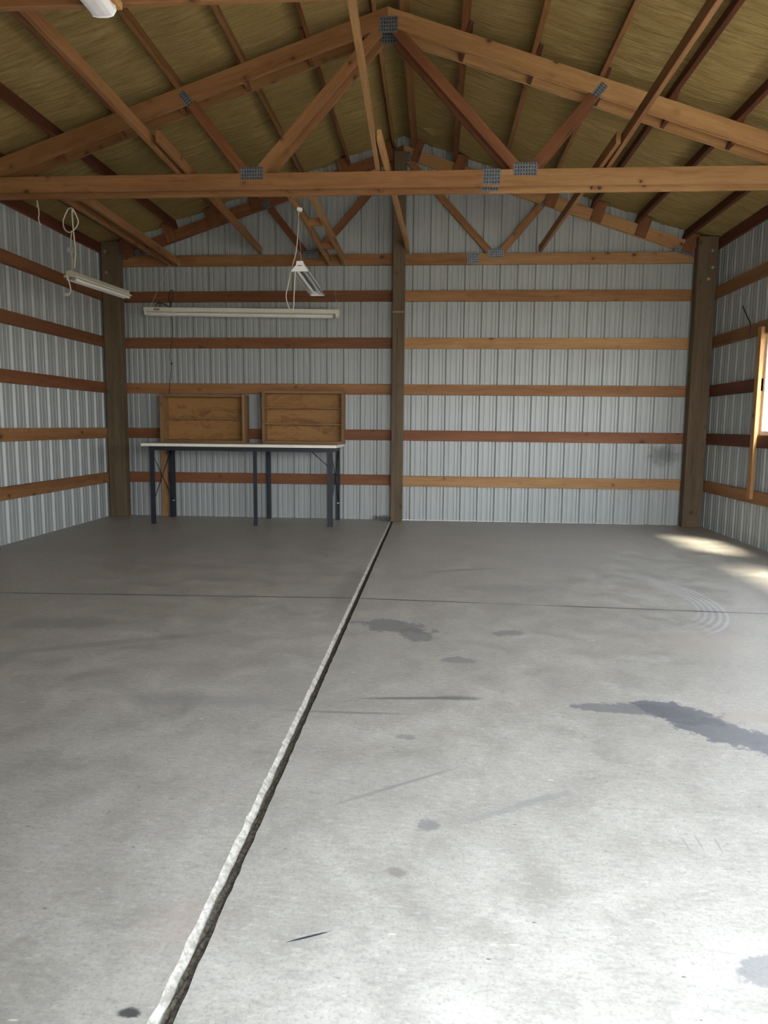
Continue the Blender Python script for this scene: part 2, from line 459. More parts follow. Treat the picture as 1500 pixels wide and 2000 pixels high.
# ------------------------------------------------------------------ ribbed sheet walls
PITCH = .2285
def profile(u0, u1, phase, extra=()):
    pts = []
    k0 = int(math.floor((u0 - phase) / PITCH)) - 1; k1 = int(math.ceil((u1 - phase) / PITCH)) + 1
    for k in range(k0, k1 + 1):
        c = phase + k * PITCH
        pts += [(c - .030, 0), (c - .013, .022), (c + .013, .022), (c + .030, 0)]
        for m in (PITCH / 3, 2 * PITCH / 3):
            pts += [(c + m - .013, 0), (c + m - .006, .0042), (c + m + .006, .0042), (c + m + .013, 0)]
    pts = [p for p in pts if u0 < p[0] < u1]
    def dep(u):
        a = max((p for p in pts if p[0] <= u), default=(u0, 0)); b = min((p for p in pts if p[0] >= u), default=(u1, 0))
        if b[0] - a[0] < 1e-9: return a[1]
        return a[1] + (b[1] - a[1]) * (u - a[0]) / (b[0] - a[0])
    ex = [(u, dep(u)) for u in extra if u0 < u < u1]
    return [(u0, 0)] + sorted(pts + ex) + [(u1, 0)]
def sheet(name, to_world, u0, u1, phase, top, holes=(), extra=(), bottom=0.0):
    ex = list(extra)
    for h in holes: ex += [h[0], h[1]]
    pr = profile(u0, u1, phase, ex); vs, fs = [], []
    def q(a, b, za0, zb0, za1, zb1):
        i = len(vs)
        vs.extend([to_world(a[0], a[1], za0), to_world(b[0], b[1], zb0), to_world(b[0], b[1], zb1), to_world(a[0], a[1], za1)])
        fs.append((i, i + 1, i + 2, i + 3))
    for a, b in zip(pr, pr[1:]):
        mid = (a[0] + b[0]) / 2
        hole = next((h for h in holes if h[0] < mid < h[1]), None)
        if hole:
            if hole[2] > bottom: q(a, b, bottom, bottom, hole[2], hole[2])
            q(a, b, hole[3], hole[3], top(a[0]), top(b[0]))
        else: q(a, b, bottom, bottom, top(a[0]), top(b[0]))
    me = add(name, vs, fs, M['panel'], frame=Matrix.Identity(4))
    bm = bmesh.new(); bm.from_mesh(me.data); bmesh.ops.remove_doubles(bm, verts=bm.verts, dist=1e-5)
    bmesh.ops.recalc_face_normals(bm, faces=bm.faces); bm.to_mesh(me.data); bm.free()
    me['kind'] = 'structure'
    return me
WX0, WX1 = XL - .038, XR + .038
HOLE = (-2.75, -1.645, 1.222, 2.30)      # window opening in the right-hand wall
HOLE3 = (-5.20, -3.62, 1.222, 2.30)     # second window, outside the view, added to brighten the far floor
HOLE2 = (-7.90, -6.30, 1.222, 2.30)     # third window, outside the view, added for more light from this side
DOOR = (-.56, 2.90, 0.0, 2.50)           # open vehicle door in the front wall
sheet('wall_back', lambda u, d, z: (u, d, z), WX0, WX1, -3.1983, lambda u: roof_z(u) + .01, extra=(RX,))
sheet('wall_left', lambda u, d, z: (WX0 - d, u, z), YF, 0.0, -.229, lambda u: 3.80)
sheet('wall_right', lambda u, d, z: (WX1 + d, u, z), YF, 0.0, -.203, lambda u: 3.82, holes=(HOLE, HOLE3, HOLE2))
sheet('wall_front', lambda u, d, z: (u, YF - d, z), WX0, WX1, -3.1, lambda u: roof_z(u) + .01, holes=(DOOR,), extra=(RX,))

# unseen overhang over the vehicle door, added to keep sun off the floor
o = add('added_sun_shade', [V((x, y, z)) for x in (WX0 - .3, WX1 + .3) for y in (YF - .75, YF - .03) for z in (2.80, 2.87)], [(0,1,3,2),(4,6,7,5),(0,4,5,1),(2,3,7,6),(0,2,6,4),(1,5,7,3)], M['panel'])
o['kind'] = 'structure'

# ------------------------------------------------------------------ insulation under the roof
PURL_L = [-.685, -1.262, -1.840, -2.428, -3.008, -3.588, -4.170]
PURL_R = [-.455, .072, .672, 1.252, 1.835, 2.400, 3.000]
def ceiling():
    us = []
    lines = [WX0 - .06] + sorted(PURL_L) + [RX] + PURL_R + [WX1 + .06]
    for a, b in zip(lines, lines[1:]):
        for i in range(10): us.append((a + (b - a) * i / 10, math.sin(math.pi * i / 10), min(1, (b - a) / .5)))
    us.append((lines[-1], 0, 1))
    vys = [YF - .02 + i * (.05 - YF) / 120 for i in range(121)]
    vs, fs = [], []
    for y in vys:
        for u, s, k in us:
            w = .008 * math.sin(y * 9.1 + u * 3) + .006 * math.sin(y * 23.7 + u * 11.0)
            vs.append((u, y, roof_z(u) + .004 - s * k * (.020 + w * .8)))
    n = len(us)
    for i in range(len(vys) - 1):
        for k in range(n - 1): fs.append((i * n + k, i * n + k + 1, (i + 1) * n + k + 1, (i + 1) * n + k))
    o = add('ceiling', vs, fs, M['insul'], frame=Matrix.Identity(4), smooth=True)
    o['kind'] = 'structure'
    return o
ceil = ceiling()
fl = add('insulation_flap', [(-.325, -.56, 4.868), (-.14, -.60, 4.840), (-.035, -.60, 4.790), (-.118, -.33, 4.815), (-.20, -.45, 4.822),
                             (-.325, -.56, 4.874), (-.14, -.60, 4.846), (-.035, -.60, 4.796), (-.118, -.33, 4.821), (-.20, -.45, 4.828)],
         [(0, 1, 2, 3, 4), (9, 8, 7, 6, 5), (0, 1, 6, 5), (1, 2, 7, 6), (2, 3, 8, 7), (3, 4, 9, 8), (4, 0, 5, 9)], M['insul'])
setprops(fl, 'torn flap of yellow insulation hanging beside the ridge', 'insulation flap')

# ------------------------------------------------------------------ wall girts
ORD = ['lowest', 'second', 'third', 'fourth', 'fifth']
side_m = [['fir_mid', 'fir_mid', 'fir_red', 'fir_red', 'fir_red'], ['fir_mid', 'fir_dark', 'fir_dark', 'fir_mid', 'fir_mid']]
backL = ['fir_red', 'fir_red', 'fir_mid', 'fir_red', 'fir_red']
backR = ['fir', 'fir_red', 'fir_mid', 'fir', 'fir_mid']
GH = .140
for k in range(5):
    z = G1 + k * GS
    nth = ORD[k]
    up = 'lowest' if k == 0 else nth + ' from the floor'
    o = board('wall_girt', (XL - .019, YF + .01, z), (XL - .019, -.0, z), .038, GH, M[side_m[0][k]])
    setprops(o, f'long red-brown girt on the windowless side wall, {up}', 'wall girt', 'girts on the windowless side wall')
    y0 = YF + .01
    if k == 2: y0 = -1.645
    o = board('wall_girt', (XR + .019, y0, z), (XR + .019, 0, z), .038, GH, M[side_m[1][k]])
    setprops(o, f'brown girt on the window side wall, {up}', 'wall girt', 'girts on the window side wall')
    o = board('wall_girt', (XL + .002, -.019, z), (-.6075, -.019, z + .006), .038, GH, M[backL[k]])
    setprops(o, f'red-brown girt on the gable wall, workbench side of the centre post, {up}', 'wall girt', 'gable girts on the workbench side')
    o = board('wall_girt', (-.6045, -.019, z + (.004 if k else -.004)), (XR - .002, -.019, z), .038, GH, M[backR[k]])
    setprops(o, f'orange-brown girt on the gable wall, window side of the centre post, {up}', 'wall girt', 'gable girts on the window side')
o = board('eave_board', (XL - .019, YF + .01, 3.583), (XL - .019, 0, 3.583), .038, .125, M['fir_dark'])
setprops(o, 'dark red eave board along the top of the windowless side wall', 'eave board')
o = board('eave_board', (XR + .019, YF + .01, 3.583), (XR + .019, 0, 3.583), .038, .125, M['fir_dark'])
setprops(o, 'dark eave board along the top of the window side wall', 'eave board')

# ------------------------------------------------------------------ posts
def bolt(parent, c, n, r=.019):
    c = V(c); n = V(n)
    b = cyl('washer', c, c + n * .004, r, M['steel'], parent, 20)
    cyl('bolt', c + n * .004, c + n * .017, r * .5, M['steel'], b, 6)
def post(label, x0, x1, y0, y1, z1, bolts=(), bolt_y=None, ridge=False):
    r = thing('timber_post', label, 'post', ((x0 + x1) / 2, (y0 + y1) / 2, 0))
    F = Matrix.Translation(((x0 + x1) / 2, (y0 + y1) / 2, z1 / 2)) @ Matrix.Rotation(-math.pi / 2, 4, 'Y')
    vs = [V((x, y, z)) for x in (x0, x1) for y in (y0, y1) for z in (0, z1)]
    add('shaft', vs, BOXF, M['treated'], r, F, bevel=.006)
    for bx, bz in bolts: bolt(r, (bx, y0, bz), (0, -1, 0))
    return r
post('thick weathered corner post at the bench end of the gable wall', -4.560, -4.322, -.22, -.078, 3.665, [(-4.501, 3.536), (-4.491, 3.267)])
p = post('thick dark corner post between gable wall and window wall with big bolts', 3.136, 3.378, -.22, -.078, 3.665, [(3.307, 3.491), (3.320, 3.287), (3.279, 3.145)])
p = post('split weathered post in the middle of the gable wall reaching the ridge', -.684, -.529, -.22, -.078, 4.735)
# rubbed band on the centre post
box('worn_band', (-.683, -.2212, 2.742), (-.530, -.2200, 2.758), M['fir'], p, 0)
box('drying_crack', (-.622, -.2206, .02), (-.615, -.2200, 2.55), M['black'], p, 0)
post('side post under the middle truss at the edge of view on the bench side', XL, XL + .140, -3.083, -2.940, 3.64)
post('side post under the middle truss on the window wall', XR - .140, XR, -3.083, -2.940, 3.64)

# ------------------------------------------------------------------ purlins
def purlin(x, label, mat):
    s = -1 if x < RX else 1
    z = chord_top(x)
    a = math.atan(SL) * s
    nrm = V((math.sin(a), 0, math.cos(a)))
    c = V((x, 0, z)) + nrm * .068
    o = board('roof_purlin', (c.x, YF + .01, c.z), (c.x, -.001, c.z), .038, .132, mat, up=nrm)
    setprops(o, label, 'purlin', 'roof purlins')
    return o
ordw = ['first', 'second', 'third', 'fourth', 'fifth', 'sixth', 'seventh']
for i, x in enumerate(PURL_L):
    purlin(x, f'roof purlin on the workbench slope, {ordw[i]} down from the ridge', M[['fir_mid', 'fir_red', 'fir_mid', 'fir_mid', 'fir_red', 'fir_dark', 'fir_dark'][i]])
for i, x in enumerate(PURL_R):
    purlin(x, f'roof purlin on the window slope, {ordw[i]} down from the ridge', M[['fir_mid', 'fir_red', 'fir_mid', 'fir_mid', 'fir_dark', 'fir_dark', 'fir_dark'][i]])

# ------------------------------------------------------------------ trusses
VD = .140 / math.cos(math.atan(SL))     # vertical depth of a top chord
ANG = math.atan(SL)
NL, NR = -1.775, .632                   # bottom chord web nodes
TL, TR = -2.345, 1.225                  # top chord web nodes
def plate(parent, cx, cz, w, h, y, rot=0.0):
    F = Matrix.Translation((cx, y, cz)) @ Matrix.Rotation(-rot, 4, 'Y')
    vs = [F @ V((sx * w / 2, sy * .0013, sz * h / 2)) for sx in (-1, 1) for sy in (-1, 1) for sz in (-1, 1)]
    return add('gusset_plate', vs, BOXF, M['plate'], parent, F)
def web(parent, a, b, w, y0, y1, mat, bevel=.003):
    A, B = V((a[0], 0, a[1])), V((b[0], 0, b[1]))
    F = frame_from((a[0], (y0 + y1) / 2, a[1]), (b[0], (y0 + y1) / 2, b[1]), (0, 1, 0))
    L = (B - A).length / 2
    vs = [F @ V((sx * L, sy * w / 2, sz * (y1 - y0) / 2)) for sx in (-1, 1) for sy in (-1, 1) for sz in (-1, 1)]
    return add('web', vs, BOXF, mat, parent, F, bevel=bevel)
def ply(root, y0, y1, mats, heel=False, split=None):
    """one truss ply between y0 (front face) and y1."""
    mL, mR, mB1, mB2, mW = mats
    def top(s, xe, mat):
        tz = lambda x: RZ - SL * abs(x - RX)
        xh = RX + s * (RZ - VD - CZ1) / SL
        poly = [(RX, RZ), (RX, RZ - VD), (xh, CZ1), (xe, CZ1), (xe, max(CZ1 + .004, tz(xe)))]
        return prism('top_chord', poly, y0, y1, mat, root, -s * ANG)
    top(-1, XL + .004, mL); top(1, XR - .004, mR)
    sp = .349
    box('bottom_chord', (XL + .004, y0, CZ0), (sp, y1, CZ1), mB1, root)
    box('bottom_chord', (sp, y0, CZ0), (XR - .004, y1, CZ1), mB2, root)
    e = .0006
    pk = RZ - VD
    web(root, (NL + .045, CZ1 - .012), (RX - .075, pk - .035), .089, y0 + e, y1 - e, mW[0])
    web(root, (NR - .045, CZ1 - .012), (RX + .075, pk - .035), .089, y0 + e, y1 - e, mW[1])
    def tb(x): return RZ - SL * abs(x - RX) - VD
    web(root, (NL - .050, CZ1 - .012), (TL, tb(TL) + .03), .089, y0 + e, y1 - e, mW[2])
    web(root, (NR + .050, CZ1 - .012), (TR, tb(TR) + .03), .089, y0 + e, y1 - e, mW[3])
    yp = y0 - .0014
    plate(root, NL, 3.507, .205, .104, yp); plate(root, NR + .005, 3.509, .205, .108, yp)
    plate(root, sp, 3.447, .150, .132, yp)
    plate(root, RX + .012, 4.708, .155, .130, yp)
    plate(root, TL - .018, tb(TL) + .035, .125, .070, yp, math.radians(-50))
    plate(root, TR + .018, tb(TR) + .035, .125, .070, yp, math.radians(50))
    if heel:
        plate(root, -4.235, 3.512, .31, .075, yp, math.radians(17)); plate(root, 3.035, 3.500, .31, .075, yp, math.radians(-17))

tm = thing('roof_truss', 'double wooden truss crossing the middle of the garage with open gap between its plies', 'roof truss', (RX, -3.01, CZ0), 'roof trusses')
m1 = [M['fir_mid'], M['fir'], M['fir_mid'], M['fir'], [M['fir_mid'], M['fir_red'], M['fir_red'], M['fir_red']]]
m2 = [M['fir_mid'], M['fir'], M['fir_mid'], M['fir'], [M['fir_mid'], M['fir_red'], M['fir_red'], M['fir_red']]]
ply(tm, -3.121, -3.083, m1); ply(tm, -2.940, -2.902, m2)
# spacer blocks between the plies, beside the purlins
for x in PURL_L[1:6] + PURL_R[1:6]:
    s = -1 if x < RX else 1
    nrm = V((math.sin(ANG * s), 0, math.cos(ANG * s))); t = V((math.cos(ANG), 0, -math.sin(ANG) * s)) * s
    c = V((x, -3.0115, chord_top(x))) + t * .040 - nrm * .018
    board('spacer_block', c - nrm * .135, c + nrm * .135, .142, .036, M['fir_dark' if s > 0 else 'fir_red'], tm, up=t)
for x in (-1.45, -.62, 1.257):
    box('spacer_block', (x - .019, -3.0825, CZ0 + .012), (x + .019, -2.9405, CZ1 - .01), M['fir_mid'], tm)

tg = thing('roof_truss', 'single wooden truss set against the metal gable wall', 'roof truss', (RX, -.059, CZ0), 'roof trusses')
ply(tg, -.0775, -.0395, [M['fir_red'], M['fir'], M['fir_mid'], M['fir'], [M['fir_red'], M['fir_mid'], M['fir_red'], M['fir_mid']]], heel=True)
for x in PURL_L + PURL_R:
    s = -1 if x < RX else 1
    nrm = V((math.sin(ANG * s), 0, math.cos(ANG * s))); t = V((math.cos(ANG) * s, 0, -math.sin(ANG)))
    off = .092 if abs(x - RX) > .3 else .075
    c = V((x, -.097, chord_top(x))) + t * off
    w = .140 if abs(x - RX) > .3 else .10
    board('purlin_block', c - nrm * .142, c + nrm * .105, .038, w, M['fir_red'], tg, up=t)

tf = copy_tree(tm)
tf.location.y -= 3.0
tf['label'] = 'doubled truss at the top of the picture, first inside the open door'

# ------------------------------------------------------------------ long braces on the bottom chords
def brace(a, b, label, mat, zc=CZ1 + .0455):
    o = board('truss_brace', (a[0], a[1], zc), (b[0], b[1], zc), .038, .089, mat)
    return setprops(o, label, 'brace', 'long braces on the truss chords')
brace((-2.385, -6.20), (-2.455, -2.70), 'long brace above the bench side from first truss to middle truss', M['fir_mid'])
brace((-2.345, -3.85), (-2.440, -.10), 'brace above the bench side, lapped at the middle truss and reaching the gable truss', M['fir_mid'])
brace((-.578, -6.20), (-.656, -2.75), 'long brace under the ridge from first truss to middle truss', M['fir'])
brace((-.586, -3.78), (-.492, -.10), 'brace under the ridge lapped at the middle truss and reaching the gable truss', M['fir'])
brace((1.345, -6.20), (1.345, -2.75), 'long dark-sided brace above the window side from first truss to middle truss', M['fir_mid'])
brace((1.297, -3.65), (1.200, -.10), 'short-ended brace above the window side running from middle truss to gable truss', M['fir_mid'])

# ------------------------------------------------------------------ hung ladder frames that carry the lamps
def ladder(label, xa0, xa1, xb0, xb1, mat, blocks):
    r = thing('lamp_frame', label, 'lamp frame', ((xa0 + xb0) / 2, -1.5, CZ0), 'ladder frames between trusses')
    y0, y1 = -2.900, -.081; zc = CZ0 + .0445 - .002
    board('rail', (xa0, y0, zc), (xa1, y1, zc), .038, .089, mat, r)
    board('rail', (xb0, y0, zc), (xb1, y1, zc), .038, .089, mat, r)
    for y in blocks:
        t = (y - y0) / (y1 - y0); a = xa0 + (xa1 - xa0) * t + .0195; b = xb0 + (xb1 - xb0) * t - .0195
        box('block', (a, y - .019, CZ0 + .004), (b, y + .019, CZ0 + .084), M['fir_mid'], r)
    for xx in (xa1 + .024, xb1 + .024):
        tube('hook', [(xx, -.125, CZ0 + .035), (xx, -.155, CZ0 + .030), (xx, -.165, CZ0 + .005), (xx, -.15, CZ0 - .008), (xx, -.137, CZ0 + .004)], .0055, M['steel'], r)
    return r
ladder('pair of boards with cross blocks hung over the workbench end, beside the windowless wall', -3.653, -3.680, -3.470, -3.556, M['fir_mid'], (-2.86, -1.9, -.75))
ladder('pair of boards with grey cross blocks hung near the room centre above the white lamp', -1.485, -1.521, -1.286, -1.332, M['fir'], (-2.86, -1.92, -.92))

# ------------------------------------------------------------------ lamps
def reflector_lamp(name, label, a, b, wing, mats, cat='lamp', tubes=True, drop=.058):
    """shop light whose body runs from a to b; a is the end towards the door."""
    body, refl = mats
    r = thing(name, label, cat, tuple((V(a) + V(b)) / 2))
    h = wing / 2; t = .0016
    extrude_profile('housing', [(-.036, 0), (-.030, .040), (.030, .040), (.036, 0)], a, b, body, r, bevel=.002)
    extrude_profile('reflector', [(-.036, 0), (-h, -drop + .012), (-h, -drop), (-h + .009, -drop), (-h + .009, -drop + .013), (-.034, -.003),
                                  (.034, -.003), (h - .009, -drop + .013), (h - .009, -drop), (h, -drop), (h, -drop + .012), (.036, 0)], a, b, refl, r)
    F = frame_from(a, b); L = (V(b) - V(a)).length / 2
    for e in (-1, 1):
        q = lambda y, z, x=0.0: F @ V((e * (L + x), y, z))
        prof = [(-h, -drop), (-h, -drop + .012), (-.036, .004), (-.030, .042), (.030, .042), (.036, .004), (h, -drop + .012), (h, -drop)]
        vs = [q(y, z, .001) for y, z in prof] + [q(y, z, .006) for y, z in prof]; n = len(prof)
        fs = [tuple(range(n)), tuple(range(2 * n - 1, n - 1, -1))] + [(i, (i + 1) % n, n + (i + 1) % n, n + i) for i in range(n)]
        add('end_plate', vs, fs, body, r, F)
    for y in (-h * .45, h * .45):
        p0 = F @ V((-L + .012, y, -.031)); p1 = F @ V((L - .012, y, -.031))
        tb = cyl('tube', p0, p1, .0165, M['tube'], r, 14)
        for e, pp in ((1, p0), (-1, p1)):
            d = (p1 - p0).normalized() * e
            cyl('tube_cap', pp - d * .006, pp + d * .018, .0178, M['steel'], tb, 14)
    return r, F, L

# old lamp by the windowless wall
a, b = (-3.575, -2.965, 2.668), (-3.555, -1.760, 2.705)
r, F, L = reflector_lamp('shop_light', 'old cream two-tube shop light hung beside the windowless wall', a, b, .118, (M['tan_white'], M['old_white']), drop=.018)
top = F @ V((-L + .10, 0, .042))
chain('chain', top, (-3.670, -2.665, 3.366), M['steel'], r)
chain('chain', F @ V((L - .12, 0, .042)), (-3.662, -1.86, 3.366), M['dark_steel'], r, .018, .0009)
tube('cord', [(-3.681, -2.66, 3.366), (-3.714, -2.672, 3.354), (-3.745, -2.684, 3.287), (-3.759, -2.695, 3.228), (-3.743, -2.707, 3.161), (-3.699, -2.719, 3.125), (-3.650, -2.731, 3.130), (-3.599, -2.742, 3.174),
              (-3.578, -2.754, 3.218), (-3.599, -2.766, 3.286), (-3.619, -2.775, 3.322), (-3.618, -2.789, 3.264), (-3.608, -2.801, 3.158), (-3.594, -2.813, 3.037), (-3.581, -2.825, 2.915), (-3.583, -2.836, 2.833), (-3.575, -2.868, 2.755)], .0062, M['ivory'], r)
tube('cord', [(-3.672, -2.70, 3.146), (-3.681, -2.70, 3.098), (-3.689, -2.70, 3.050), (-3.694, -2.70, 2.985)], .0056, M['ivory'], r)
box('plug', (-3.728, -2.712, 2.935), (-3.662, -2.688, 2.988), M['grey_plastic'], r, .006)
tube('cord', [(-3.680, -2.72, 2.94), (-3.635, -2.784, 2.845), (-3.621, -2.819, 2.750), (-3.600, -2.90, 2.700), (-3.590, -2.985, 2.66), (-3.566, -3.00, 2.593), (-3.554, -3.00, 2.531), (-3.563, -3.00, 2.497), (-3.585, -3.00, 2.484)], .0060, M['ivory'], r)
box('plug', (-3.612, -3.013, 2.470), (-3.570, -2.987, 2.500), M['grey_plastic'], r, .006)

# new lamp near the centre
a, b = (-1.420, -2.735, 2.792), (-1.428, -1.655, 2.757)
r, F, L = reflector_lamp('shop_light', 'bright white shop light hung from the frame near the room centre', a, b, .160, (M['new_white'], M['reflector']), drop=.055)
vs = [F @ V((-L - .0075, y, z)) for y in (-.022, .022) for z in (-.004, .004)]
vs += [F @ V((-L - .0062, y, z)) for y in (-.022, .022) for z in (-.004, .004)]
add('maker_mark', vs, [(0, 1, 3, 2), (4, 6, 7, 5), (0, 4, 5, 1), (2, 3, 7, 6), (0, 2, 6, 4), (1, 5, 7, 3)], M['ink'], r)
chain('chain', F @ V((-L + .09, 0, .042)), (-1.460, -2.60, 3.366), M['steel'], r)
chain('chain', F @ V((L - .12, 0, .042)), (-1.470, -1.80, 3.366), M['dark_steel'], r, .018, .0009)
tube('cord', [(-1.452, -2.60, 3.352), (-1.455, -2.60, 3.28), (-1.462, -2.60, 3.14), (-1.482, -2.60, 2.95), (-1.515, -2.63, 2.80), (-1.545, -2.65, 2.66), (-1.572, -2.65, 2.535), (-1.555, -2.65, 2.44),
              (-1.520, -2.65, 2.385), (-1.500, -2.65, 2.42), (-1.495, -2.65, 2.52), (-1.485, -2.66, 2.66), (-1.470, -2.68, 2.79)], .0052, M['ivory'], r)
lamp_pl = cyl('plug', (-1.462, -2.60, 3.352), (-1.425, -2.605, 3.340), .020, M['new_white'], r, 14)

# long strip on the gable wall
r = thing('strip_light', 'long cream fluorescent strip light hung before the gable wall above the workbench', 'lamp', (-2.66, -.28, 2.76))
a, b = V((-3.952, -.285, 2.752)), V((-1.375, -.285, 2.716))
F = frame_from(a, b); L = (b - a).length / 2
extrude_profile('housing', [(-.055, 0), (-.055, .048), (.055, .048), (.055, 0), (.020, -.012), (-.020, -.012)], a, b, M['old_white'], r, bevel=.002)
for y in (-.034, .034):
    p0, p1 = F @ V((-L + .045, y, -.034)), F @ V((L - .075, y, -.034))
    tb = cyl('tube', p0, p1, .019, M['tube'], r, 16)
    cyl('tube_cap', p1 - V((.004, 0, 0)), p1 + V((.018, 0, 0)), .0195, M['steel'], tb, 16)
    for e in (-1, 1):
        x0, x1 = sorted((e * (L - .002), e * (L - .038)))
        vs = [F @ V((x, yy, z)) for x in (x0, x1) for yy in (y - .018, y + .018) for z in (-.052, .002)]
        add('lamp_socket', vs, BOXF, M['old_white'], r, F, bevel=.005)
vs = [F @ V((-L + x, yy, z)) for x in (.135, .215) for yy in (.0552, .0562) for z in (.008, .034)]
vs = [F @ V((-L + x, yy, z)) for x in (.135, .215) for yy in (-.0562, -.0552) for z in (.008, .034)]
add('sticker', vs, BOXF, M['label'], r, F)
chain('chain', F @ V((-L + .06, 0, .048)), (-3.655, -.150, 3.366), M['steel'], r, .018, .0011)
chain('chain', F @ V((L - .02, 0, .048)), (-1.498, -.150, 3.366), M['steel'], r, .018, .0011)
tube('cord', [(-3.815, -.285, 2.797), (-3.800, -.285, 2.84), (-3.755, -.285, 2.862), (-3.690, -.285, 2.845), (-3.625, -.285, 2.810), (-3.600, -.27, 2.86), (-3.585, -.25, 2.96),
              (-3.595, -.23, 3.03), (-3.625, -.23, 3.02), (-3.640, -.24, 2.94), (-3.620, -.25, 2.84), (-3.612, -.20, 2.80)], .0062, M['black'], r)
tube('cord', [(-3.64, -.21, 2.73), (-3.655, -.13, 2.69), (-3.665, -.075, 2.58), (-3.672, -.058, 2.48), (-3.700, -.052, 2.34), (-3.725, -.05, 2.18), (-3.705, -.05, 2.10), (-3.715, -.052, 1.96), (-3.728, -.055, 1.84), (-3.745, -.060, 1.69)], .0045, M['black'], r)
box('cord_switch', (-3.716, -.064, 2.085), (-3.690, -.044, 2.105), M['black'], r, .003)

# wraparound lamp under the first truss
r = thing('ceiling_light', 'white wraparound ceiling light on a new board under the first truss', 'lamp', (-1.76, -6.6, 3.37))
board('mounting_board', (-1.722, -7.3, 3.3515), (-1.722, -5.950, 3.3515), .050, .036, M['fir_new'], r)
prof = [(-.060, .052), (-.066, .030), (-.050, .006), (-.022, 0), (.022, 0), (.050, .006), (.066, .030), (.060, .052)]
extrude_profile('diffuser', prof, (-1.775, -7.25, 3.275), (-1.775, -6.005, 3.275), M['new_white'], r, bevel=.003)
extrude_profile('end_cap', [(-.060, .050), (-.062, .030), (-.046, .010), (-.020, .004), (.020, .004), (.046, .010), (.062, .030), (.060, .050)], (-1.775, -6.004, 3.275), (-1.775, -5.990, 3.278), M['new_white'], r, bevel=.003)

# string on the middle truss
o = tube('string', [(-3.905, -2.893, 3.385), (-3.897, -2.895, 3.34), (-3.893, -2.897, 3.315), (-3.905, -2.90, 3.325), (-3.888, -2.90, 3.30), (-3.885, -2.90, 3.24), (-3.892, -2.90, 3.20), (-3.875, -2.90, 3.14)], .0048, M['ivory'])
setprops(o, 'short cream string knotted on the middle truss near the windowless wall', 'string')

# ------------------------------------------------------------------ workbench
r = thing('workbench', 'long workbench with off-white top on thin blue-black steel legs', 'workbench', (-2.58, -.46, 0))
box('bench_top', (-3.832, -.850, .998), (-1.330, -.075, 1.034), M['laminate'], r, .003)
fr = M['dark_steel']
def angle_bar(name, a, b, s=.05, t=.005, up=(0, 0, 1), fy=1, fz=1, parent=None):
    prof = [(0, 0), (s * fy, 0), (s * fy, t * fz), (t * fy, t * fz), (t * fy, s * fz), (0, s * fz)]
    return extrude_profile(name, prof, a, b, fr, parent, up=up)
box('frame_rail', (-3.70, -.825, .945), (-1.385, -.819, .997), fr, r, .001)
box('frame_rail', (-3.70, -.095, .945), (-1.385, -.089, .997), fr, r, .001)
box('frame_rail', (-3.705, -.825, .945), (-3.699, -.089, .997), fr, r, .001)
box('frame_rail', (-1.392, -.825, .945), (-1.386, -.089, .997), fr, r, .001)
def leg(x, y, sx, sy, w=.058):
    # steel angle: one flange faces the room, the other runs back
    prof = [(x, y), (x + sx * w, y), (x + sx * w, y + sy * .005), (x + sx * .005, y + sy * .005), (x + sx * .005, y + sy * w), (x, y + sy * w)]
    vs = [V((px, py, 0)) for px, py in prof] + [V((px, py, .997)) for px, py in prof]; n = 6
    fs = [tuple(range(n)), tuple(range(2 * n - 1, n - 1, -1))] + [(i, (i + 1) % n, n + (i + 1) % n, n + i) for i in range(n)]
    o = add('leg', vs, fs, fr, r)
    return o
leg(-3.735, -.827, 1, 1, .066); leg(-3.735, -.087, 1, -1, .062)
leg(-2.392, -.827, 1, 1, .050); leg(-2.385, -.087, 1, -1, .050)
leg(-1.382, -.827, -1, 1, .062); leg(-1.382, -.087, -1, -1, .062)
def rod(a, b, rr=.006): tube('brace_rod', [a, b], rr, fr, r, 6, curve=False)
rod((-3.715, -.80, .93), (-3.715, -.10, .24)); rod((-3.722, -.10, .93), (-3.722, -.80, .24))
rod((-1.395, -.80, .93), (-1.395, -.10, .24)); rod((-1.402, -.10, .93), (-1.402, -.80, .24))
rod((-1.640, -.81, .945), (-1.430, -.81, .76)); rod((-1.43, -.80, .70), (-1.40, -.14, .60), .007)
for x, y in ((-3.690, -.14), (-1.40, -.14)): box('clip', (x - .016, y - .01, .225), (x + .016, y + .006, .240), M['steel'], r, .001)

def shelf_unit(label, x0, x1, y0, y1, z0, z1, shelves, t=.019, recess=0.0, top_in=0.0):
    r = thing('shelf_unit', label, 'shelf unit', ((x0 + x1) / 2, (y0 + y1) / 2, z0))
    w = M['shelfwood']
    box('side_panel', (x0, y0, z0), (x0 + t, y1, z1), w, r, .002, axis=2)
    box('side_panel', (x1 - t, y0, z0), (x1, y1, z1), w, r, .002, axis=2)
    box('top_panel', (x0 + t, y0 + top_in, z1 - t), (x1 - t, y1, z1), w, r, .002)
    box('bottom_panel', (x0 + t, y0, z0), (x1 - t, y1, z0 + t), w, r, .002)
    box('back_panel', (x0 + t, y1 - .008, z0 + t), (x1 - t, y1, z1 - t), M['ply'], r, .001)
    for z in shelves: box('shelf', (x0 + t, y0 + recess, z - .009), (x1 - t, y1 - .008, z + .009), w, r, .002)
shelf_unit('dark open shelf box with one shelf on the bench near the corner post', -3.768, -2.620, -.365, -.115, 1.0345, 1.672, (1.352,), .034, .10, .03)
shelf_unit('taller open shelf box with two shelves on the bench near the centre post', -2.395, -1.302, -.330, -.150, 1.0345, 1.728, (1.292, 1.502), .036, .02)
o = board('wall_stud', (-3.833, -.057, 0), (-3.833, -.057, 1.66), .092, .036, M['fir'], up=(0, 1, 0))
setprops(o, 'upright tan stud against the gable wall behind the workbench legs', 'stud')

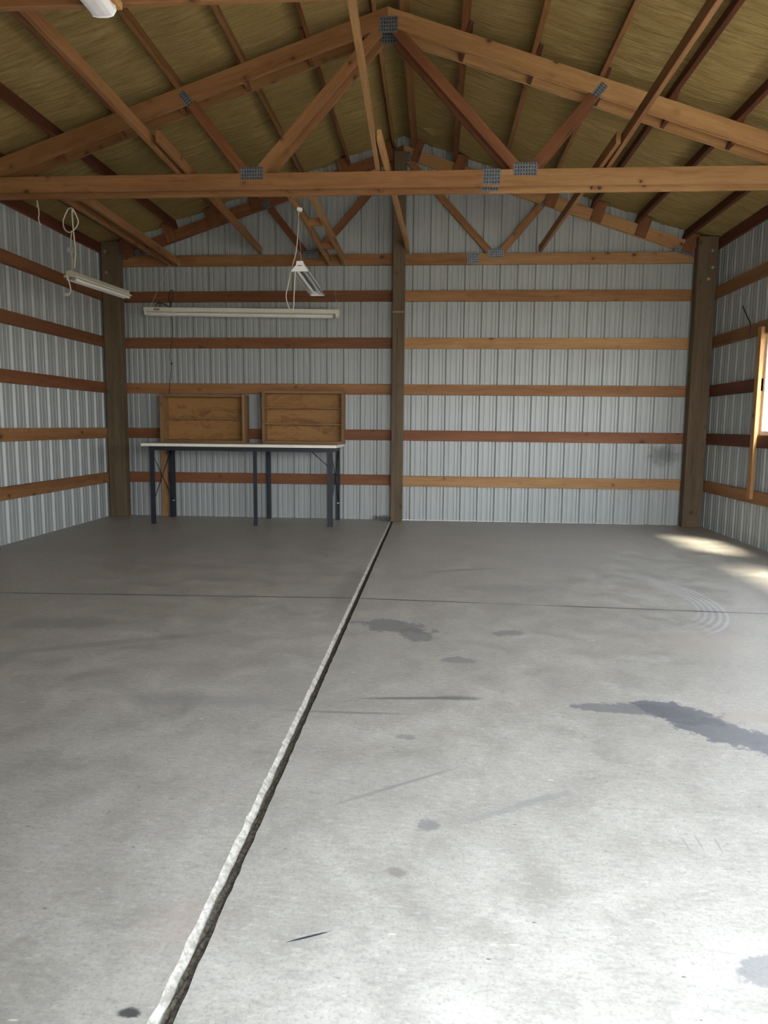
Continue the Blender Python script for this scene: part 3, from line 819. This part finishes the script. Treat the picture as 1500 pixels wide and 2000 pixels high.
# ------------------------------------------------------------------ window wall details
def window(name, hole):
    w = bpy.data.objects.new(name, None); COL.objects.link(w); w.location = (WX1, (hole[0] + hole[1]) / 2, hole[2]); w['kind'] = 'structure'
    y0, y1, z0, z1 = hole
    x0, x1 = WX1 - .012, WX1 + .045; fw = .045
    for lo, hi in (((x0, y0, z0), (x1, y1, z0 + fw)), ((x0, y0, z1 - fw), (x1, y1, z1)),
                   ((x0, y0, z0 + fw), (x1, y0 + fw, z1 - fw)), ((x0, y1 - fw, z0 + fw), (x1, y1, z1 - fw)),
                   ((x0 + .01, (y0 + y1) / 2 - .02, z0 + fw), (x1 - .01, (y0 + y1) / 2 + .02, z1 - fw))):
        box('window_frame', lo, hi, M['vinyl'], w, .003)
    box('window_pane', (WX1 + .014, y0 + fw, z0 + fw), (WX1 + .018, y1 - fw, z1 - fw), M['glass'], w, 0)
window('window_1', HOLE); window('added_window_2', HOLE3); window('added_window_3', HOLE2)  # only the first is in view; the other two are added light openings
y0, y1, z0, z1 = HOLE
o = board('window_stud', (XR - .0195, -1.620, .520), (XR - .0195, -1.620, 2.372), .038, .088, M['fir'], up=(0, 1, 0))
setprops(o, 'upright stud beside the window, sunlit on its window edge', 'stud')
o = board('trim_1', (XR + .018, -1.638, 1.222), (XR + .018, -1.638, 2.30), .036, .014, M['fir_new'], up=(0, 1, 0)); o['kind'] = 'structure'  # lighter wood than the stud, so the sun glare is partly in the colour
o = board('window_stud', (XR - .0195, -2.775, .520), (XR - .0195, -2.775, 2.372), .038, .088, M['fir_mid'], up=(0, 1, 0))
setprops(o, 'upright stud at the door end of the window', 'stud')
o = tube('wire_hook', [(XR - .004, -1.290, 2.350), (XR - .006, -1.305, 2.42), (XR - .012, -1.300, 2.462), (XR - .015, -1.20, 2.56), (XR - .018, -1.09, 2.672)], .0065, M['black'], curve=False)
setprops(o, 'bent dark metal rod sticking up from the fourth girt on the window wall', 'hook')

# front door jambs around the open vehicle door
o = box('trim_2', (DOOR[0] - .14, YF, 0), (DOOR[0], YF + .04, DOOR[3]), M['treated']); o['kind'] = 'structure'
o = box('trim_3', (DOOR[1], YF, 0), (DOOR[1] + .14, YF + .04, DOOR[3]), M['treated']); o['kind'] = 'structure'
o = box('trim_4', (DOOR[0] - .14, YF, DOOR[3]), (DOOR[1] + .14, YF + .04, DOOR[3] + .28), M['fir_mid']); o['kind'] = 'structure'

# ------------------------------------------------------------------ daylight
wd = bpy.data.worlds.new('sky'); SC.world = wd; wd.use_nodes = True
nt = wd.node_tree; nt.nodes.clear()
ow = nt.nodes.new('ShaderNodeOutputWorld'); bg = nt.nodes.new('ShaderNodeBackground')
tc = nt.nodes.new('ShaderNodeTexCoord'); sx = nt.nodes.new('ShaderNodeSeparateXYZ'); rp = nt.nodes.new('ShaderNodeValToRGB')
nt.links.new(tc.outputs['Generated'], sx.inputs[0]); nt.links.new(sx.outputs[2], rp.inputs[0])
rp.color_ramp.elements[0].position = 0.0; rp.color_ramp.elements[0].color = (1.0, .99, .97, 1)
rp.color_ramp.elements[1].position = .55; rp.color_ramp.elements[1].color = (.78, .88, 1.0, 1)
nt.links.new(rp.outputs[0], bg.inputs[0]); nt.links.new(bg.outputs[0], ow.inputs[0])
bg.inputs[1].default_value = 11.5
sd = bpy.data.lights.new('sun', 'SUN'); so = bpy.data.objects.new('sun', sd); COL.objects.link(so)
sd.energy = 30.0; sd.angle = .30; sd.color = (1.0, .90, .70)
to_sun = V((.22, -.30, .87)).normalized()
so.rotation_euler = to_sun.to_track_quat('Z', 'Y').to_euler(); so.location = (8, -14, 12)
def portal(name, loc, rot, sx_, sy_):
    l = bpy.data.lights.new(name, 'AREA'); l.shape = 'RECTANGLE'; l.size = sx_; l.size_y = sy_
    l.cycles.is_portal = True
    o = bpy.data.objects.new(name, l); COL.objects.link(o); o.location = loc; o.rotation_euler = rot
portal('door_portal', ((DOOR[0] + DOOR[1]) / 2, YF - .03, DOOR[3] / 2), (math.pi / 2, 0, 0), DOOR[1] - DOOR[0], DOOR[3])
for h in (HOLE, HOLE3, HOLE2): portal('window_portal', (WX1 + .06, (h[0] + h[1]) / 2, (h[2] + h[3]) / 2), (0, math.pi / 2, 0), h[3] - h[2], h[1] - h[0])

# ------------------------------------------------------------------ camera
cam = bpy.data.cameras.new('camera'); co = bpy.data.objects.new('camera', cam); COL.objects.link(co)
cam.sensor_fit = 'HORIZONTAL'; cam.sensor_width = 36.0; cam.lens = 36.0 * 1387.708 / 1500
cam.clip_start = .05; cam.clip_end = 200
R = Matrix(((.99739884, -.01797391, .06980326), (.07146216, .12003366, -.99019447), (.00941892, .9926071, .12100589)))
co.matrix_world = Matrix.Translation((-.1027, -9.67386, 1.28677)) @ R.to_4x4()
SC.camera = co
